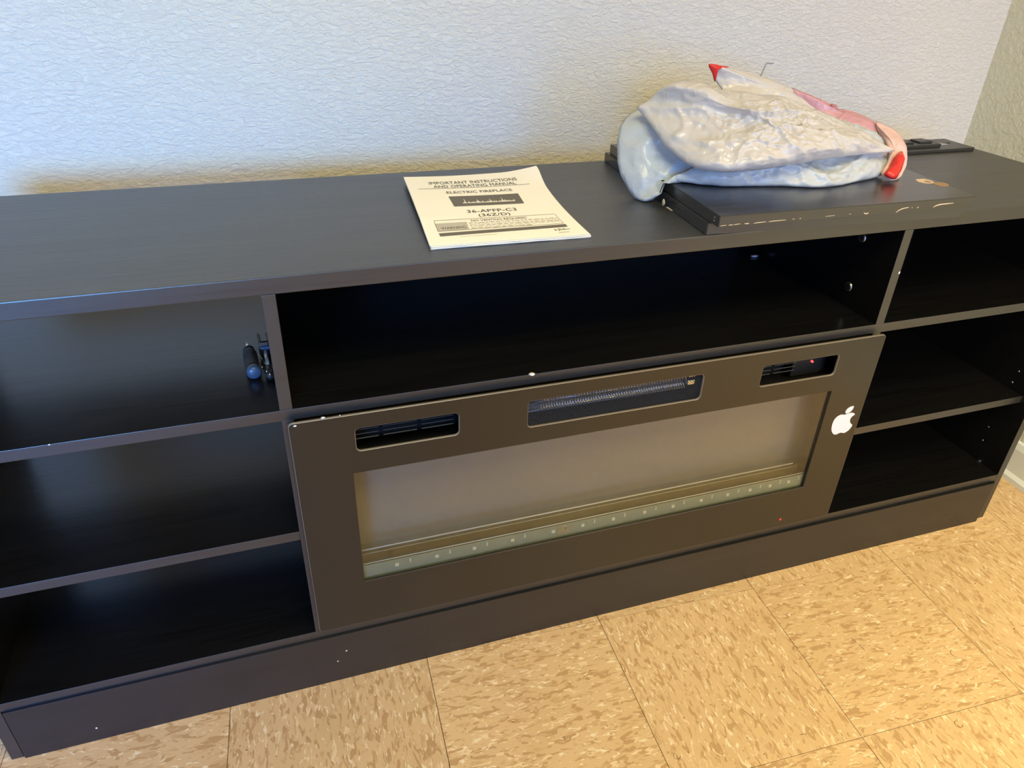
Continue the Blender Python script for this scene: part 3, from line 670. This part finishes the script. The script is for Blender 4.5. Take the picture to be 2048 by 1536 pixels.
def outline(pts, n):
    P_ = [Vector(p) for p in pts]; out = []; L_ = [(P_[(i + 1) % len(P_)] - P_[i]).length for i in range(len(P_))]; tot = sum(L_)
    for i in range(len(P_)):
        m = max(2, round(n * L_[i] / tot))
        for k in range(m): out.append(cr(P_[i - 1], P_[i], P_[(i + 1) % len(P_)], P_[(i + 2) % len(P_)], k / m))
    return out
def fold(p, amp, seed, fine, radial=True):
    d = p - KNOT; r = d.length; ang = math.atan2(d.z, -d.x) * 1.0
    q = 0.0
    if radial:
        q += (1 - abs(noise.noise(Vector((ang * 5.5 + seed, r * 3.5, seed))) * 2.4)) * 0.60 * min(1, r / 0.06)
        q += (1 - abs(noise.noise(Vector((ang * 13.0 + seed, r * 6.0, seed + 4))) * 2.2)) * 0.28 * min(1, r / 0.10)
    q += (1 - abs(noise.noise(p * 17 + Vector((seed, 0, 0))) * 2.4)) * 0.55
    q += (1 - abs(noise.noise(Vector((p.x * 60, p.y * 40, p.z * 34)) + Vector((seed, 3, 0))) * 2.2)) * 0.30 * fine(p)
    q += (1 - abs(noise.noise(Vector((p.x * 130, p.y * 90, p.z * 70)) + Vector((seed, 9, 0))) * 2.0)) * 0.12 * fine(p)
    for sc, wgt, sd in ((11.0, 0.55, 31.0), (24.0, 0.42, 47.0), (46.0, 0.22, 63.0)):
        nn = noise.noise(Vector((p.x * sc * 0.8, p.y * sc, p.z * sc * 1.7)) + Vector((seed + sd, 0, 0)) + noise.noise_vector(p * 14) * 0.55)
        q += wgt * max(0.0, 1 - abs(nn) * 6.5) ** 1.3 * min(1.2, 0.15 + 0.75 * fine(p))
    return amp * (q - 0.7) * 1.2
def pillow(name, pts, ctr, front, back, mat, amp, seed, n=220, m=46, fine=lambda p: 0.4, power=0.62, radial=True, clampz=None, n_dir=VIEWN):
    O = outline(pts, n); C = Vector(ctr); bm = bmesh.new(); nO = len(O); grids = []
    for side in (1, -1):
        rings = []
        for j in range(1, m + 1):
            s = j / m; ring = []
            for o in O:
                p = C + (o - C) * s
                prof = (1 - s ** 2.6) ** power
                h = (front if side == 1 else back) * prof
                e = min(1.0, (1 - s) * 9)
                if side == 1: h += fold(p, amp, seed, fine, radial) * e
                else: h += abs(fold(p, amp * 0.4, seed + 9, fine, False)) * e
                q = p + n_dir * h * side
                if s > 0.93: q += (o - C).normalized() * 0.0016 * noise.noise(o * 60 + Vector((seed, 0, 0)))
                if clampz: q.z = max(q.z, clampz(q))
                ring.append(q - bag.location)
            rings.append(ring)
        grids.append(rings)
    V = [[[None] * nO for _ in range(m)] for _ in (0, 1)]
    for sd in (0, 1):
        for j in range(m):
            for i in range(nO):
                if sd == 1 and j == m - 1: V[1][j][i] = V[0][j][i]
                else: V[sd][j][i] = bm.verts.new(grids[sd][j][i])
    for sd, side in ((0, 1), (1, -1)):
        c = Vector((0, 0, 0))
        for i in range(nO): c += grids[sd][0][i]
        cv = bm.verts.new(c / nO)
        for i in range(nO):
            k = (i + 1) % nO
            f = (cv, V[sd][0][i], V[sd][0][k]); bm.faces.new(f if sd else f[::-1])
            for j in range(m - 1):
                f = (V[sd][j][i], V[sd][j + 1][i], V[sd][j + 1][k], V[sd][j][k]); bm.faces.new(f if sd else f[::-1])
    return finish(name, bm, bag, mat, True)
fl = lambda q: 0.7196 if q.x > 0.287 else 0.6890
pillow('under_layer', A, (0.440, 0.150, 0.7560), 0.026, 0.040, M_BAGB, 0.0085, 2.0, fine=lambda p: 0.7, clampz=fl)
crump = lambda p: 1.5 * math.exp(-((p.x - 0.45) / 0.09) ** 2 - ((p.z - 0.785) / 0.025) ** 2) + 0.35
pillow('main_puff', B, (0.420, 0.130, 0.7880), 0.038, 0.030, M_BAG, 0.0085, 5.0, n=300, m=64, fine=crump)
pillow('back_corner', CH, (0.520, 0.245, 0.8210), 0.012, 0.012, M_BAG, 0.0050, 9.0, n=150, m=26, radial=False)
pillow('pink_band', DB, (0.632, 0.195, 0.7905), 0.006, 0.004, M_PINK, 0.0055, 12.0, n=120, m=14, radial=False)
pillow('tied_handle', EL, (0.668, 0.110, 0.7500), 0.009, 0.008, bag_mat('rosy_plastic', (0.80, 0.56, 0.54), 0.2, 0.3), 0.0060, 14.0, n=120, m=16, radial=False)
pillow('red_print', FR, (0.650, 0.080, 0.7390), 0.011, 0.002, M_RED, 0.0035, 16.0, n=80, m=12, radial=False)
RT = [[0.4170, 0.268, 0.8580], [0.4387, 0.267, 0.8556], [0.4520, 0.266, 0.8530], [0.4330, 0.265, 0.8480], [0.4310, 0.264, 0.8400], [0.4300, 0.264, 0.8330], [0.4240, 0.265, 0.8440]]
pillow('red_tip', RT, (0.4310, 0.262, 0.8500), 0.004, 0.004, M_RED, 0.0008, 18.0, n=60, m=10, radial=False)
NK = [[0.6200, 0.2150, 0.8030], [0.6290, 0.2100, 0.8000], [0.6240, 0.2060, 0.7890], [0.6150, 0.2080, 0.7820], [0.6100, 0.2120, 0.7850], [0.6160, 0.2140, 0.7950]]
pillow('gathered_seam', NK, (0.6190, 0.204, 0.7920), 0.005, 0.003, bag_mat('mauve_plastic', (0.50, 0.22, 0.28), 0.2, 0.3), 0.0020, 21.0, n=60, m=10, radial=False)

# ------------------------------------------------------------------ tools on the left shelf
ZS = 0.5134
sd_ = empty('screwdriver', (-0.308, 0.12, ZS), 'stubby black-handled screwdriver with a bare metal tip lying on the upper left shelf', 'screwdriver')
def T3(o, pts): return [Vector(p) - o.location for p in pts]
bm = bmesh.new(); tube(bm, T3(sd_, [(-0.3150, 0.179, ZS + 0.0075), (-0.3130, 0.165, ZS + 0.0082), (-0.3112, 0.150, ZS + 0.0086)]), 0.0028, 12, True, [0.0016, 0.0030, 0.0032]); finish('shaft', bm, sd_, M_STEEL, True)
bm = bmesh.new(); tube(bm, T3(sd_, [(-0.3122, 0.1535, ZS + 0.0095), (-0.3117, 0.150, ZS + 0.0095), (-0.3112, 0.147, ZS + 0.0095)]), 0.007, 16, True, [0.0060, 0.0078, 0.0066]); finish('collar', bm, sd_, M_PLASTIC, True)
bm = bmesh.new(); tube(bm, T3(sd_, [(-0.3112, 0.148, ZS + 0.0098), (-0.3105, 0.140, ZS + 0.0098), (-0.3090, 0.118, ZS + 0.0098), (-0.3074, 0.098, ZS + 0.0098), (-0.3068, 0.090, ZS + 0.0098)]), 0.0085, 14, True, [0.0060, 0.0080, 0.0085, 0.0092, 0.0092]); hd = finish('handle', bm, sd_, M_RUBBER, True)
for k in range(7):
    y = 0.136 - k * 0.006; x = -0.3103 + k * 0.00042
    bm = bmesh.new(); tube(bm, T3(sd_, [(x, y + 0.001, ZS + 0.0098), (x + 0.0001, y - 0.001, ZS + 0.0098)]), 0.0093, 14, True); finish('grip_ring', bm, hd, M_PLASTIC, True)
bm = bmesh.new(); tube(bm, T3(sd_, [(-0.3069, 0.0925, ZS + 0.0098), (-0.3064, 0.086, ZS + 0.0098), (-0.3061, 0.082, ZS + 0.0098)]), 0.0097, 18, True, [0.0096, 0.0098, 0.0070]); finish('end_cap', bm, sd_, M_BLUECAP, True)
tl = empty('hand_tool', (-0.290, 0.13, ZS), 'small two-pronged hand tool with dark blue jaw and silver shaft leaning by the divider', 'tool')
for x in (-0.2985, -0.2866):
    bm = bmesh.new(); tube(bm, T3(tl, [(x, 0.198, ZS + 0.0080), (x + 0.002, 0.172, ZS + 0.0085), (x + 0.003, 0.150, ZS + 0.009)]), 0.0019, 8); finish('prong', bm, tl, M_RUBBER, True)
bm = bmesh.new(); tube(bm, T3(tl, [(-0.2965, 0.172, ZS + 0.008), (-0.2850, 0.171, ZS + 0.008)]), 0.0022, 8); finish('cross_bar', bm, tl, M_RUBBER, True)
bm = bmesh.new(); bx(bm, -0.0085, 0.0068, 0.014, 0.030, 0.0015, 0.0150, 0.0035); finish('jaw_block', bm, tl, M_BLUEPL)
bm = bmesh.new(); tube(bm, T3(tl, [(-0.2905, 0.147, ZS + 0.0100), (-0.2888, 0.098, ZS + 0.0085)]), 0.0026, 12); finish('silver_shaft', bm, tl, simple('bright_silver', (0.85, 0.85, 0.84), 0.3, 0.6), True)
bm = bmesh.new(); tube(bm, T3(tl, [(-0.2985, 0.140, ZS + 0.006), (-0.2925, 0.112, ZS + 0.006)]), 0.0013, 8); finish('side_spring', bm, tl, M_STEEL_DULL, True)
bm = bmesh.new(); tube(bm, T3(tl, [(-0.2888, 0.100, ZS + 0.007), (-0.2880, 0.086, ZS + 0.007), (-0.2872, 0.074, ZS + 0.006)]), 0.006, 12, True, [0.0045, 0.0062, 0.0040]); finish('foot', bm, tl, M_RUBBER, True)
for x, y in ((-0.2905, 0.083), (-0.2850, 0.084), (-0.2870, 0.074), (-0.2960, 0.096)):
    bm = bmesh.new(); bmesh.ops.create_icosphere(bm, subdivisions=2, radius=0.0017); o = finish('rivet', bm, tl, M_STEEL, True); o.location = Vector((x, y, ZS + 0.0105)) - tl.location

# ------------------------------------------------------------------ scraps, thread, floor hairs
sc = flake('paper_scrap', (0.6010, 0.3000, 0.5150), (0.0075, 0.0045, 0.0016), M_WHITE, None, 3)
tag(sc, 'tiny white paper scrap on the middle shelf near the right divider', 'scrap')
WN = Vector((-math.sin(PHI), math.cos(PHI), 0))
bm = bmesh.new(); base = Vector((0.7190, 0.5410, 0.0)) - WN * 0.0016
tube(bm, [base + Vector((dx, 0, z)) for dx, z in ((0.0195, 0.8185), (0.012, 0.8180), (0.006, 0.8190), (0.002, 0.8160), (0.000, 0.8080), (-0.003, 0.8010), (-0.0045, 0.7930), (-0.0040, 0.7870))], 0.0007, 6)
o = finish('loose_thread', bm, None, simple('grey_thread', (0.30, 0.31, 0.32), 0.7), True); tag(o, 'thin grey thread stuck to the wall above the plastic bag', 'thread')
bm = bmesh.new(); random.seed(3)
for (x, y, s) in [(0.595, -0.207, 0.03), (0.40, -0.181, 0.012), (0.643, -0.365, 0.028), (-0.089, -0.146, 0.004), (0.48, -0.17, 0.014), (0.39, -0.304, 0.012), (0.33, -0.24, 0.02), (0.20, -0.28, 0.02), (0.05, -0.2, 0.02), (0.74, -0.25, 0.02), (0.9, -0.3, 0.012), (-0.30, -0.20, 0.03), (0.12, -0.12, 0.012)]:
    a = random.uniform(0, 6.28); c = random.uniform(-2.6, 2.6); pts = []; p = Vector((x, y, 0.0004))
    for k in range(9):
        pts.append(p.copy()); p = p + Vector((math.cos(a), math.sin(a), 0)) * s / 8; a += c / 8 * 2.2
    tube(bm, pts, 0.00028, 4)
for k in range(26):
    x, y = random.uniform(-0.5, 1.1), random.uniform(-0.45, -0.02)
    r = bmesh.ops.create_icosphere(bm, subdivisions=1, radius=random.uniform(0.0005, 0.0012), matrix=Matrix.Translation((x, y, 0.0004)))
o = finish('floor_hairs', bm, None, M_HAIR); tag(o, 'scattered fine dark hairs and grit on the tan tile floor', 'debris', None, 'stuff')
